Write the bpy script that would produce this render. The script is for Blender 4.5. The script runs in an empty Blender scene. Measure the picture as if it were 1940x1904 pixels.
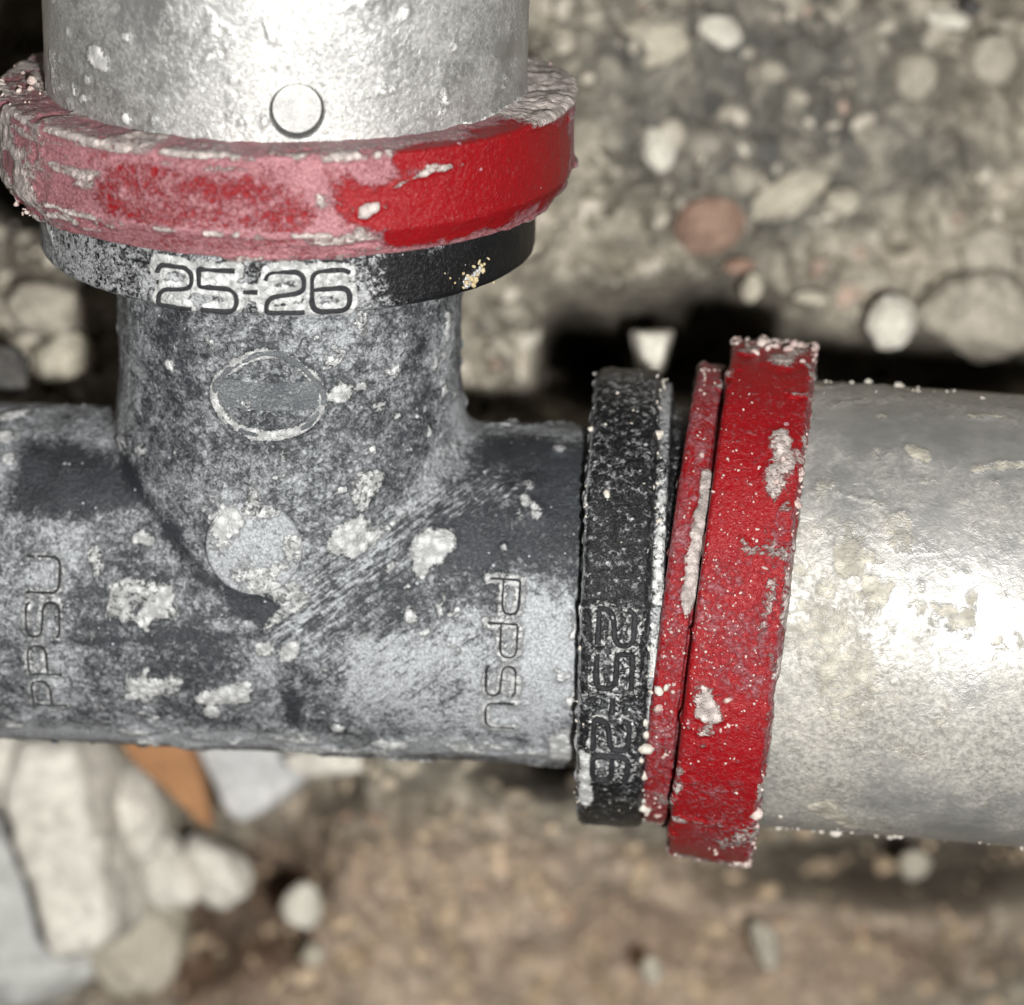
import bpy, bmesh, math, random
import numpy as np
from mathutils import Vector, Matrix

random.seed(7); rng = np.random.default_rng(7)
S = bpy.context.scene
COL = S.collection
# ------------------------------------------------------------------ camera, world, flash, exposure (1 unit = 1 cm)
CAMZ = 18.0; FPX = 5440.0; CU, CV = 970.0, 952.0
cd = bpy.data.cameras.new('camera'); cam = bpy.data.objects.new('camera', cd); COL.objects.link(cam)
cam.location = (0, 0, CAMZ)
cd.sensor_fit = 'HORIZONTAL'; cd.sensor_width = 36; cd.lens = 36*FPX/1940
cd.clip_start = 0.1; cd.clip_end = 500
cd.dof.use_dof = True; cd.dof.focus_distance = 16.25; cd.dof.aperture_fstop = 0.101/0.30
S.camera = cam
W = bpy.data.worlds.new('World'); S.world = W; W.use_nodes = True
W.node_tree.nodes['Background'].inputs[0].default_value = (1, .93, .84, 1)
W.node_tree.nodes['Background'].inputs[1].default_value = 0.06
ld = bpy.data.lights.new('flash', 'AREA'); lo = bpy.data.objects.new('flash', ld); COL.objects.link(lo)
ld.shape = 'DISK'; ld.size = 0.55; ld.energy = 6200; ld.color = (1, .985, .955)
lo.location = (1.25, -1.2, 18.0)
lo.rotation_euler = (Vector((0.2, 0, 0))-Vector(lo.location)).to_track_quat('-Z', 'Y').to_euler()
S.view_settings.view_transform = 'Standard'; S.view_settings.look = 'None'
S.view_settings.exposure = 0; S.view_settings.gamma = 1; S.view_settings.use_curve_mapping = False
S.render.engine = 'CYCLES'

# ------------------------------------------------------------------ numpy noise
def _hash(ix, iy, iz, seed):
    h = (ix*374761393 + iy*668265263 + iz*2147483647 + seed*1274126177) & 0xFFFFFFFF
    h = ((h ^ (h >> 13))*1274126177) & 0xFFFFFFFF
    h = ((h ^ (h >> 16))*2246822519) & 0xFFFFFFFF
    return ((h ^ (h >> 15)) & 0xFFFFFF)/float(0xFFFFFF)
def vnoise(P, scale, seed=0):
    Q = np.asarray(P)*scale + 1000.5
    I = np.floor(Q).astype(np.int64); F = Q-I; F = F*F*(3-2*F)
    r = 0
    for dx in (0, 1):
        wx = F[:, 0] if dx else 1-F[:, 0]
        for dy in (0, 1):
            wy = F[:, 1] if dy else 1-F[:, 1]
            for dz in (0, 1):
                wz = F[:, 2] if dz else 1-F[:, 2]
                r = r + wx*wy*wz*_hash(I[:, 0]+dx, I[:, 1]+dy, I[:, 2]+dz, seed)
    return r
def fbm(P, scale, octv=4, seed=0, gain=.5):
    a = 1; t = 0; r = 0
    for i in range(octv):
        r = r + a*vnoise(P, scale*2**i, seed+i*17); t += a; a *= gain
    return r/t
def sstep(a, b, x):
    t = np.clip((x-a)/(b-a), 0, 1); return t*t*(3-2*t)

# ------------------------------------------------------------------ frames (a cylinder in space)
def unit(v): v = np.array(v, float); return v/np.linalg.norm(v)
class Frame:
    def __init__(f, o, a):
        f.o = np.array(o, float); f.a = unit(a)
        z = np.array([0, 0, 1.]); f.n = unit(z-f.a*np.dot(z, f.a))   # the side that faces up to the viewer
        f.t = np.cross(f.n, f.a)*-1                                   # tangent: theta grows towards f.t
    def pt(f, s, r, th):
        s, r, th = np.broadcast_arrays(np.asarray(s, float), np.asarray(r, float), np.asarray(th, float))
        return f.o + s[..., None]*f.a + (r*np.cos(th))[..., None]*f.n + (r*np.sin(th))[..., None]*f.t
    def nrm(f, th):
        th = np.asarray(th, float); return np.cos(th)[..., None]*f.n + np.sin(th)[..., None]*f.t
    def hit(f, u, v, R):
        """(s, theta) on the cylinder of radius R that the photo shows at disp pixel (u, v)"""
        c = np.array([0, 0, CAMZ]); d = unit([(u-CU)/FPX, -(v-CV)/FPX, -1])
        w = c-f.o; dp = d-f.a*np.dot(d, f.a); wp = w-f.a*np.dot(w, f.a)
        A = dp@dp; B = 2*dp@wp; C_ = wp@wp-R*R; D = B*B-4*A*C_
        t = (-B-math.sqrt(max(D, 0)))/(2*A); p = c+t*d; q = p-f.o
        return np.dot(q, f.a), math.atan2(np.dot(q, f.t), np.dot(q, f.n))
    def at(f, u, v, R):
        s, th = f.hit(u, v, R); return f.pt(s, R, th)
ROOT = np.array([-1.373, -.50, 0.])
ar = math.radians
RUN = Frame(ROOT, [math.cos(ar(2.4)), -math.sin(ar(2.4)), math.tan(ar(3.5))])
T = ar(21.5)
_b = np.array([math.sin(ar(2.0))*math.cos(T), math.cos(ar(2.0))*math.cos(T), math.sin(T)])
_b = _b-RUN.a*np.dot(_b, RUN.a)*.9
BR = Frame(ROOT, _b)
RRING = Frame([1.425, -.606, .2], [math.cos(ar(7.25)), -math.sin(ar(7.25)), math.tan(ar(5))])
RSLV = Frame([2.39, -.672, .25], [math.cos(ar(4.0)), -math.sin(ar(4.0)), math.tan(ar(5))])
R_RUN, R_BR = 1.06, 1.035

def capsules(P, pts, soft=.03, warp=.05, wscale=6, seed=3, sub=None):
    """0..1 membership of points P in a dirt patch: union of balls / capsules [(xyz, r), ...] on the surface, ragged edge"""
    best = np.full(len(P), 1e9)
    for i, (c, r) in enumerate(pts):
        c = np.asarray(c)
        d = np.linalg.norm(P-c, axis=1)-r
        best = np.minimum(best, d)
        if i and sub != 'dots':
            c0, r0 = pts[i-1]; c0 = np.asarray(c0); ab = c-c0
            t = np.clip(((P-c0)@ab)/max(ab@ab, 1e-9), 0, 1)
            d = np.linalg.norm(P-(c0+t[:, None]*ab), axis=1)-(r0+(r-r0)*t)
            best = np.minimum(best, d)
    w = (fbm(P, wscale, 4, seed)-.5)*2*warp
    return 1-sstep(-soft, soft, best+w)

# ------------------------------------------------------------------ mesh helpers
def make(name, V, F, mat, parent=None, attrs=None, smooth=True, origin=None, uvquad=None):
    me = bpy.data.meshes.new(name)
    V = np.asarray(V, float)
    if origin is not None: V = V-np.asarray(origin)
    if isinstance(F, np.ndarray):
        n = len(F); k = F.shape[1]
        me.vertices.add(len(V)); me.vertices.foreach_set('co', V.astype(np.float32).ravel())
        me.loops.add(n*k); me.loops.foreach_set('vertex_index', F.astype(np.int32).ravel())
        me.polygons.add(n); me.polygons.foreach_set('loop_start', np.arange(0, n*k, k, dtype=np.int32))
        me.polygons.foreach_set('loop_total', np.full(n, k, dtype=np.int32)); me.update(calc_edges=True)
    else:
        me.from_pydata(V.tolist(), [], F); me.update()
    for k_, a in (attrs or {}).items():
        a = np.asarray(a, np.float32)
        if a.ndim == 1:
            at = me.attributes.new(k_, 'FLOAT', 'POINT'); at.data.foreach_set('value', a)
        else:
            at = me.attributes.new(k_, 'FLOAT_COLOR', 'POINT')
            at.data.foreach_set('color', np.c_[a, np.ones(len(a))].astype(np.float32).ravel())
    if smooth: me.polygons.foreach_set('use_smooth', np.ones(len(me.polygons), bool))
    me.validate()
    me.materials.append(mat)
    o = bpy.data.objects.new(name, me); COL.objects.link(o)
    if parent: o.parent = parent
    return o
def tag(o, label=None, cat=None, group=None, kind=None):
    if label: o['label'] = label
    if cat: o['category'] = cat
    if group: o['group'] = group
    if kind: o['kind'] = kind
    return o
def resample(prof, step, dens=None):
    """densify a (s, r) polyline"""
    out = []
    for (a, b) in zip(prof[:-1], prof[1:]):
        L = math.hypot(b[0]-a[0], b[1]-a[1]); n = max(1, int(L/step))
        for i in range(n):
            t = i/n; out.append((a[0]+(b[0]-a[0])*t, a[1]+(b[1]-a[1])*t))
    out.append(prof[-1]); return np.array(out)
def round_prof(prof, r=.02, k=4):
    out = [prof[0]]
    for i in range(1, len(prof)-1):
        p0, p1, p2 = map(np.array, (prof[i-1], prof[i], prof[i+1]))
        d0 = p0-p1; d2 = p2-p1; l0 = np.linalg.norm(d0); l2 = np.linalg.norm(d2)
        q = min(r, l0*.45, l2*.45); a = p1+d0/l0*q; b = p1+d2/l2*q
        for j in range(k+1):
            t = j/k; out.append(tuple((1-t)**2*a+2*t*(1-t)*p1+t*t*b))
    out.append(prof[-1]); return out
def revolve(fr, prof, ths):
    """grid of a (s, r) profile turned round the frame; returns V, F, N(outward), S, TH"""
    n = len(prof); m = len(ths)
    s = prof[:, 0][:, None]+np.zeros(m); r = prof[:, 1][:, None]+np.zeros(m); th = np.zeros((n, 1))+ths[None, :]
    V = fr.pt(s, r, th).reshape(-1, 3)
    ds = np.gradient(prof[:, 0]); dr = np.gradient(prof[:, 1]); L = np.hypot(ds, dr)+1e-9
    ns = -dr/L; nr = ds/L
    N = (ns[:, None, None]*fr.a + nr[:, None, None]*fr.nrm(th)).reshape(-1, 3)
    i, j = np.meshgrid(np.arange(n-1), np.arange(m), indexing='ij'); j2 = (j+1) % m
    F = np.stack([i*m+j, (i+1)*m+j, (i+1)*m+j2, i*m+j2], -1).reshape(-1, 4)
    return V, F, N, s.ravel(), th.ravel()
def ring_thetas(R, step, coarse=.05):
    """fine spacing on the side the photo shows, coarser at the back"""
    out = []; th = -math.pi
    while th < math.pi-1e-3:
        out.append(th); st = step if abs(th) < 1.75 else coarse
        th += st/R
    return np.array(out)

# ------------------------------------------------------------------ materials
class NB:
    def __init__(s, name):
        s.m = bpy.data.materials.new(name); s.m.use_nodes = True; s.nt = s.m.node_tree
        s.bsdf = s.nt.nodes['Principled BSDF']; s.tc = s.nt.nodes.new('ShaderNodeTexCoord').outputs['Object']
    def n(s, typ, **kw):
        nd = s.nt.nodes.new(typ)
        for k, v in kw.items(): setattr(nd, k, v)
        return nd
    def link(s, a, b): s.nt.links.new(a, b)
    def put(s, sock, v):
        if isinstance(v, (int, float)): sock.default_value = v
        elif isinstance(v, tuple): sock.default_value = (*v, 1) if len(v) == 3 and sock.type == 'RGBA' else v
        else: s.link(v, sock)
    def math(s, op, a, b=0., clamp=False):
        nd = s.n('ShaderNodeMath', operation=op, use_clamp=clamp); s.put(nd.inputs[0], a); s.put(nd.inputs[1], b); return nd.outputs[0]
    def noise(s, scale, detail=4, rough=.6, dist=0., vec=None, out='Fac'):
        nd = s.n('ShaderNodeTexNoise'); s.link(vec or s.tc, nd.inputs['Vector'])
        nd.inputs['Scale'].default_value = scale; nd.inputs['Detail'].default_value = detail
        nd.inputs['Roughness'].default_value = rough; nd.inputs['Distortion'].default_value = dist
        return nd.outputs[out]
    def vor(s, scale, feature='F1', out='Distance', vec=None):
        nd = s.n('ShaderNodeTexVoronoi', feature=feature); s.link(vec or s.tc, nd.inputs['Vector']); nd.inputs['Scale'].default_value = scale
        return nd.outputs[out]
    def ramp(s, x, lo, hi, a=0., b=1., smooth=True):
        nd = s.n('ShaderNodeMapRange', interpolation_type='SMOOTHSTEP' if smooth else 'LINEAR'); s.put(nd.inputs['Value'], x)
        nd.inputs['From Min'].default_value = lo; nd.inputs['From Max'].default_value = hi
        nd.inputs['To Min'].default_value = a; nd.inputs['To Max'].default_value = b
        return nd.outputs[0]
    def mix(s, f, a, b):
        nd = s.n('ShaderNodeMix', data_type='RGBA'); s.put(nd.inputs[0], f); s.put(nd.inputs[6], a); s.put(nd.inputs[7], b); return nd.outputs[2]
    def attr(s, name, col=False):
        nd = s.n('ShaderNodeAttribute', attribute_name=name); return nd.outputs['Color' if col else 'Fac']
    def scalecol(s, c, f):
        nd = s.n('ShaderNodeVectorMath', operation='SCALE'); s.put(nd.inputs[0], c); s.put(nd.inputs[3], f); return nd.outputs[0]
    def bump(s, h, strength, dist, prev=None):
        nd = s.n('ShaderNodeBump'); nd.inputs['Strength'].default_value = strength; nd.inputs['Distance'].default_value = dist
        s.put(nd.inputs['Height'], h)
        if prev is not None: s.link(prev, nd.inputs['Normal'])
        return nd.outputs[0]
    def done(s, col, rough, normal=None, metallic=0., spec=.5):
        s.put(s.bsdf.inputs['Base Color'], col); s.put(s.bsdf.inputs['Roughness'], rough); s.put(s.bsdf.inputs['Metallic'], metallic)
        s.put(s.bsdf.inputs['Specular IOR Level'], spec)
        if normal is not None: s.link(normal, s.bsdf.inputs['Normal'])
        return s.m

def dusty(name, base, base2, dust, crust, s1=22, s2=60, a1=.55, a2=.5, width=.16, dust_op=1., r_base=.35, r_dust=.75,
          metallic=0., speck=.04, speck_scale=38, bumpd=.012, spec=.5, streak=False, dvar=(.55, 1.5), met_keep=0., cw=(.44, .58), grainbump=.9):
    """clean surface -> film of dust (attribute dust) -> thick crust (attribute crust) with loose bright grains"""
    b = NB(name)
    n1 = b.noise(s1, 5, .65, .4); n2 = b.noise(s2, 4, .7, .8); n3 = b.noise(3.2, 4, .6); n4 = b.noise(s2*1.9, 3, .7)
    d = b.attr('dust'); c = b.attr('crust')
    v = b.math('ADD', d, b.math('MULTIPLY', b.math('SUBTRACT', n1, .5), a1))
    v = b.math('ADD', v, b.math('MULTIPLY', b.math('SUBTRACT', n2, .5), a2))
    if streak:
        mp = b.n('ShaderNodeMapping'); b.link(b.tc, mp.inputs['Vector']); mp.vector_type = 'TEXTURE'; mp.inputs['Rotation'].default_value = (0, 0, ar(36)); mp.inputs['Scale'].default_value = (1, .14, 1)
        n5 = b.noise(7, 4, .6, .3, mp.outputs[0])
        v = b.math('ADD', v, b.math('MULTIPLY', b.math('SUBTRACT', n5, .5), b.math('MULTIPLY', b.attr('streak'), 2.3)))
    m = b.ramp(v, .5-width, .5+width)
    mo = b.math('MULTIPLY', m, dust_op)
    basec = b.mix(b.ramp(n3, .35, .65), base, base2)
    dv = b.math('ADD', b.ramp(n4, .3, .7, dvar[0], dvar[1]), b.ramp(n3, .3, .7, -.1, .12))
    dustc = b.scalecol(dust, dv)
    col = b.mix(mo, basec, dustc)
    cv = b.math('ADD', c, b.math('MULTIPLY', b.math('SUBTRACT', n2, .5), b.ramp(c, .02, .3, .1, 1.5)))
    cm = b.ramp(cv, *cw)
    crc = b.scalecol(crust, b.ramp(b.vor(s2*.55), 0, .8, 1.25, .62))
    col = b.mix(cm, col, crc)
    # loose grains
    vo = b.n('ShaderNodeTexVoronoi'); b.link(b.tc, vo.inputs['Vector']); vo.inputs['Scale'].default_value = speck_scale
    rnd = b.n('ShaderNodeSeparateColor'); b.link(vo.outputs['Color'], rnd.inputs[0])
    lim = b.math('ADD', b.math('MULTIPLY', d, speck*2.2), speck)
    on = b.math('LESS_THAN', rnd.outputs[0], lim)
    size = b.math('MULTIPLY', b.math('POWER', rnd.outputs[1], 2.5), .36)
    g = b.math('MULTIPLY', on, b.math('LESS_THAN', vo.outputs['Distance'], b.math('ADD', size, .07)))
    col = b.mix(b.math('MULTIPLY', g, .85), col, tuple(min(1, x*1.35) for x in dust))
    h = b.math('ADD', b.math('MULTIPLY', m, .5), b.math('MULTIPLY', n2, grainbump))
    h = b.math('ADD', h, b.math('MULTIPLY', g, .9)); h = b.math('ADD', h, b.math('MULTIPLY', b.math('MULTIPLY', cm, n4), 1.6))
    h = b.math('ADD', h, b.math('MULTIPLY', n4, grainbump*.5))
    rough = b.math('ADD', b.math('MULTIPLY', b.math('MAXIMUM', mo, cm), r_dust-r_base), r_base)
    met = b.math('MULTIPLY', b.math('SUBTRACT', 1., b.math('MAXIMUM', b.math('MULTIPLY', mo, 1-met_keep), cm)), metallic)
    return b.done(col, rough, b.bump(h, 1., bumpd), met, spec)

M = {}
M['tee'] = dusty('dusty grey plastic', (.018, .021, .025), (.032, .036, .042), (.34, .355, .372), (.70, .71, .712), dust_op=.86,
                 s1=9, s2=34, a1=1.0, a2=1.35, width=.27, r_base=.40, streak=True, speck=.03, bumpd=.014, cw=(.38, .62))
M['black'] = dusty('dusty black plastic', (.005, .0055, .0065), (.008, .0085, .010), (.34, .35, .36), (.74, .75, .75),
                   s1=16, s2=36, a1=.9, a2=1.4, width=.13, dust_op=.8, r_base=.35, speck=.03, speck_scale=26, spec=.3, cw=(.4, .6))
M['red'] = dusty('dusty red plastic', (.205, .003, .006), (.225, .003, .0055), (.31, .19, .21), (.58, .51, .48),
                 s1=12, s2=34, a1=.9, a2=1.4, width=.26, dust_op=.62, r_base=.33, r_dust=.5, speck=.010, speck_scale=24, spec=.35, cw=(.36, .66))
M['steel'] = dusty('dusty steel sleeve', (.34, .34, .335), (.48, .48, .47), (.36, .36, .345), (.58, .58, .56),
                   s1=7, s2=26, a1=1.1, a2=1.2, width=.3, dust_op=.75, r_base=.46, r_dust=.52, metallic=.8, met_keep=.4, speck=.02, bumpd=.005, grainbump=.6)
M['steel2'] = dusty('plaster crusted steel sleeve', (.30, .30, .29), (.40, .395, .38), (.325, .312, .28), (.42, .395, .33),
                    s1=4, s2=17, a1=1.2, a2=.8, width=.35, dust_op=.75, r_base=.46, r_dust=.62, metallic=.6, met_keep=.2, speck=.03, bumpd=.006, cw=(.25, .8), grainbump=.5)
M['letter'] = dusty('dark raised lettering', (.012, .013, .015), (.02, .021, .025), (.26, .27, .28), (.5, .5, .5),
                    a1=.5, a2=1., width=.2, dust_op=.7, speck=.01)
M['emblem'] = dusty('grey raised emblem', (.10, .11, .12), (.15, .16, .17), (.27, .285, .30), (.5, .5, .5), a1=.3, a2=1.2, width=.2, dust_op=.8, speck=.02)
def plain(name, c1, c2, scale=6, rough=.85, bumpd=.01, contrast=.2):
    b = NB(name); n = b.noise(scale, 6, .65); n2 = b.noise(scale*7, 4, .7)
    col = b.mix(b.ramp(n, .5-contrast, .5+contrast), c1, c2); col = b.scalecol(col, b.ramp(n2, .3, .7, .78, 1.2))
    return b.done(col, rough, b.bump(b.math('ADD', n2, n), 1., bumpd))
M['grain'] = plain('sand grain', (.52, .47, .40), (.72, .69, .63), 20, .6)
M['pinkgrain'] = plain('pink dusted grain', (.40, .26, .24), (.62, .55, .50), 14, .6)
M['goldgrain'] = plain('tan grain', (.42, .32, .16), (.6, .52, .34), 18, .6)
M['disc'] = plain('pale plastic', (.42, .42, .41), (.58, .58, .56), 14, .5)
M['void'] = plain('hole darkness', (.006, .006, .006), (.01, .01, .01), 10, .7)  # near black stands in for the dark depth of the hole
def stone_mat(name, c1, c2, scale=2.2): return plain(name, c1, c2, scale, .85, .03, .22)
M['w'] = stone_mat('white limestone', (.62, .59, .50), (.74, .71, .63))
M['cream'] = stone_mat('cream stone', (.46, .42, .33), (.60, .55, .45))
M['rust'] = stone_mat('red brown stone', (.27, .165, .12), (.36, .25, .19))
M['greystone'] = stone_mat('beige grey stone', (.38, .345, .28), (.46, .42, .35))
M['dark'] = stone_mat('dark stone', (.05, .047, .043), (.11, .105, .1))
M['plaster'] = stone_mat('white plaster', (.62, .59, .52), (.72, .69, .62), 1.2)
M['plaster2'] = stone_mat('bluish plaster', (.50, .505, .48), (.58, .585, .56), 1.2)
M['film'] = stone_mat('grey plaster chip', (.48, .49, .49), (.64, .63, .62), 1.5)
M['brick'] = stone_mat('orange fired clay', (.37, .18, .08), (.47, .24, .11), 3.0)

# ground: mortar and soil
b = NB('rough mortar and soil')
n1 = b.noise(1.1, 6, .65, .5); n2 = b.noise(3.4, 6, .7, .8); n3 = b.noise(11, 5, .7)
c = b.mix(b.ramp(n2, .36, .66), (.24, .215, .17), (.57, .52, .425))
c = b.mix(b.ramp(n3, .56, .74), c, (.70, .635, .51))
c = b.scalecol(c, b.ramp(n1, .36, .62, .62, 1.28))
c = b.mix(b.ramp(n3, .42, .30), c, (.12, .10, .07))
c = b.mix(b.math('MULTIPLY', b.attr('grey'), b.ramp(n2, .3, .7, .95, .35)), c, (.13, .13, .12))
c = b.mix(b.math('MULTIPLY', b.attr('tan'), b.ramp(n2, .3, .6, .35, .9)), c, (.70, .54, .405))
c = b.mix(b.math('MULTIPLY', b.attr('brown'), b.ramp(n1, .3, .6, .95, .55)), c, (.19, .098, .055))
c = b.mix(b.math('MULTIPLY', b.attr('shade'), .92), c, (.045, .035, .022))  # shadow and crevice darkness painted into the ground colour
h = b.math('ADD', b.math('MULTIPLY', n2, 2.), n3)
M['ground'] = b.done(c, b.ramp(n3, .3, .7, .6, .9), b.bump(h, 1., .06))
b = NB('gravel'); cc = b.attr('tint', True)
c = b.scalecol(cc, b.ramp(b.noise(9, 4), .3, .7, .75, 1.2)); M['gravel'] = b.done(c, .75, b.bump(b.noise(18, 4), 1., .03))

# ------------------------------------------------------------------ ground
def px(u, v, z=0.):                                             # where the photo's point (u, v) lies at height z
    return np.array([(u-CU)*(CAMZ-z)/FPX, -(v-CV)*(CAMZ-z)/FPX, z])
def blob2(P, u, v, ru, rv, z, soft=.5):
    c = px(u, v, z); k = (CAMZ-z)/FPX
    q = np.hypot((P[:, 0]-c[0])/(ru*k), (P[:, 1]-c[1])/(rv*k))
    q = q+(fbm(P*[1, 1, 0], 1.6, 3, 91)-.5)*.8
    return 1-sstep(1-soft, 1+soft, q)
def ground_height(P):
    P = P*[1, 1, 0]; x, y = P[:, 0], P[:, 1]
    z = -3.55 + .35*(fbm(P, .45, 3, 1)-.5)*2
    z = z-.2-3.0*sstep(-1.4, -4.2, y) + .4*blob2(P, 1450, 200, 420, 330, -3.3)
    z = z-0.9*blob2(P, 1300, 650, 240, 100, -3.5) - 0.6*blob2(P, 1700, 700, 420, 70, -3.5)-1.3*blob2(P, 1120, 700, 90, 80, -3.5)
    z = z-2.3*blob2(P, 280, 1560, 380, 300, -4.8, .3)
    z = z-1.2*blob2(P, 20, 200, 120, 260, -3.5)
    z = z-1.5*blob2(P, 1700, 1680, 380, 80, -4.5)-1.*blob2(P, 1020, 1470, 130, 50, -4)
    z = z + .60*(fbm(P, 1.5, 4, 5)-.5)*2 + .36*(fbm(P, 4.0, 4, 9)-.5)*2
    # knobbly aggregate
    n = vnoise(P, 3.2, 33); z = z+.22*np.abs(n-.5)*2
    n = vnoise(P, 7.5, 37); z = z-.10*sstep(.72, .9, n)*2
    return z
t = np.linspace(-1, 1, 820); ax = 6.0*t + 34*np.sign(t)*np.clip(np.abs(t)-.8, 0, 1)**1.5*11.2/2
X, Y = np.meshgrid(ax, ax, indexing='ij'); P = np.c_[X.ravel(), Y.ravel(), np.zeros(X.size)]
Z = ground_height(P); V = P.copy(); V[:, 2] = Z
n = len(t); i, j = np.meshgrid(np.arange(n-1), np.arange(n-1), indexing='ij')
F = np.stack([i*n+j, (i+1)*n+j, (i+1)*n+j+1, i*n+j+1], -1).reshape(-1, 4)
att = dict(
    grey=1.*np.clip(blob2(P, 1420, 170, 330, 230, -3.3)+.8*blob2(P, 1560, 330, 200, 120, -3.3)+.6*blob2(P, 1750, 300, 200, 60, -3.3), 0, 1),
    tan=np.clip(blob2(P, 900, 1800, 480, 220, -5.5)+.8*blob2(P, 1500, 1850, 420, 160, -5.5)+.4*blob2(P, 700, 1600, 300, 120, -5), 0, 1),
    brown=np.clip(blob2(P, 330, 1840, 260, 130, -5.5)+.7*blob2(P, 520, 1690, 130, 60, -5.5)+.55*blob2(P, 1250, 1830, 160, 70, -5)+.6*blob2(P, 1750, 1880, 260, 70, -5)+.5*blob2(P, 1850, 1720, 200, 60, -5), 0, 1),
    shade=np.clip(blob2(P, 1300, 650, 210, 95, -4.5)+blob2(P, 1700, 700, 400, 50, -4.5)+blob2(P, 1110, 690, 80, 70, -4.5)+.85*blob2(P, 1730, 1680, 330, 60, -5.5)  # painted shade: behind the joint and sleeves, and in the crevices
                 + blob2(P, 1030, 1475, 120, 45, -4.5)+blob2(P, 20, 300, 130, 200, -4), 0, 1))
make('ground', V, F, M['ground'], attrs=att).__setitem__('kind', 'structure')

# ------------------------------------------------------------------ stones
def ico(sub):
    bm = bmesh.new(); bmesh.ops.create_icosphere(bm, subdivisions=sub, radius=1)
    V = np.array([v.co[:] for v in bm.verts]); F = np.array([[v.index for v in f.verts] for f in bm.faces]); bm.free(); return V, F
ICO = {k: ico(k) for k in (1, 2, 3, 5)}
def rock_shape(seed, sub=2, planes=14, sharp=.75, noise=.08):
    r = np.random.default_rng(seed); V, F = ICO[sub]
    N = r.normal(size=(planes, 3)); N /= np.linalg.norm(N, axis=1)[:, None]; D = r.uniform(.72, 1., planes)
    q = V@N.T; q = np.where(q > .05, D/np.maximum(q, .05), 9)
    k = 26.; rad = -np.log(np.exp(-k*np.minimum(q, 1.25)).sum(1)+1e-12)/k
    rad = np.clip(rad, .3, 1.2)*sharp+(1-sharp)*.85
    rad = rad*(1+noise*1.6*(fbm(V, 2.2, 3, seed % 997)-.5)*2+noise*.7*(fbm(V, 9, 2, seed % 991)-.5)*2)
    return V*rad[:, None], F
def rotm(rx, ry, rz):
    return np.array(Matrix.Rotation(rz, 3, 'Z')@Matrix.Rotation(ry, 3, 'Y')@Matrix.Rotation(rx, 3, 'X'))
def stone(u, v, w, h, z, ang, mat, label, seed, name='stone', depth=None, sharp=.92, cat='stone', group=None):
    z -= .25 if mat in ('cream', 'greystone', 'rust') else .12 if mat == 'w' else 0
    k = (CAMZ-z)/FPX; c = px(u, v, z)
    V, F = rock_shape(seed, 5, sharp=sharp)
    V = V/np.abs(V).max(0)
    d = depth if depth else min(w, h)*k*.5
    V = V*np.array([w*k*.5, h*k*.5, d]); V = V@rotm(.1, -.08, ar(ang)).T
    o = make(name, V, F, M[mat]); o.location = c; return tag(o, label, cat, group)
def slab(poly, z, thick, mat, label, name, cat, seed=1, tilt=(0, 0), rnd=.12, knob=.04):
    """a convex broken piece with the given outline at height z, real thickness, worn edges"""
    Q = np.array([px(u, v, z)[:2] for u, v in poly]); c = Q.mean(0); Q = Q-c
    pl = []; m = len(Q)
    A = sum(Q[i][0]*Q[(i+1) % m][1]-Q[(i+1) % m][0]*Q[i][1] for i in range(m))
    for i in range(m):
        e = Q[(i+1) % m]-Q[i]; nn = np.array([e[1], -e[0]])/np.linalg.norm(e)*np.sign(A)
        pl.append((np.array([*nn, .12]), nn@Q[i]))
    pl.append((np.array([0, 0, 1.]), thick/2)); pl.append((np.array([0, 0, -1.]), thick/2))
    V, F = ICO[5]
    V = V*[np.abs(Q[:, 0]).max(), np.abs(Q[:, 1]).max(), thick]; V = V/np.linalg.norm(V, axis=1)[:, None]
    q = np.stack([np.where(V@nn > 1e-3, dd/np.maximum(V@nn, 1e-3), 50) for nn, dd in pl], 1)
    k = 1/rnd; mn = q.min(1); rad = mn-np.log(np.exp(-k*(q-mn[:, None])).sum(1))/k
    rad = np.maximum(rad, mn*.6); P = V*rad[:, None]
    P = P+V*((fbm(P, 2.5, 4, seed)-.5)*2*knob)[:, None]
    P = P@rotm(tilt[0], tilt[1], 0).T
    o = make(name, P, F, M[mat]); o.location = (c[0], c[1], z); return tag(o, label, cat)

stone(1247, 282, 66, 92, -3.0, 8, 'w', 'upright white pebble right of the red collar ring at the top', 11)
stone(1690, 610, 96, 112, -2.6, -20, 'w', 'smooth white pebble beside the shaded hollow, left of the large beige stone', 12, sharp=.75)
slab([(1195, 625), (1278, 625), (1258, 706), (1212, 706)], -2.2, .35, 'w', 'pale tooth shaped chip pointing down at the black collar ring', 'stone', 'stone', 3, rnd=.04, knob=.02)
stone(1345, 425, 140, 120, -3.0, 10, 'rust', 'round reddish brown stone in the mortar', 14, sharp=.5)
stone(1495, 370, 190, 80, -3.0, 32, 'cream', 'long pale stone slanting beside the reddish brown stone', 15)
stone(1600, 380, 76, 62, -2.9, 0, 'cream', 'small cream pebble right of the long slanting stone', 16)
stone(1850, 600, 250, 190, -3.0, -6, 'greystone', 'large flat beige grey stone at the right edge', 17, depth=.45, sharp=.85)
stone(1870, 480, 110, 120, -3.2, 20, 'greystone', 'beige grey stone standing just above the large flat one', 18)
stone(1400, 505, 62, 34, -3.0, 5, 'rust', 'small tan sliver below the reddish brown stone', 19)
stone(1425, 545, 44, 60, -2.9, 0, 'cream', 'small cream pebble above the tilted red ring', 20)
stone(1540, 565, 72, 30, -2.9, -5, 'cream', 'thin pale pebble left of the smooth white pebble', 21)
stone(1250, 90, 190, 130, -3.2, -10, 'cream', 'large cream lump of mortar near the top of the photo', 22)
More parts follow.
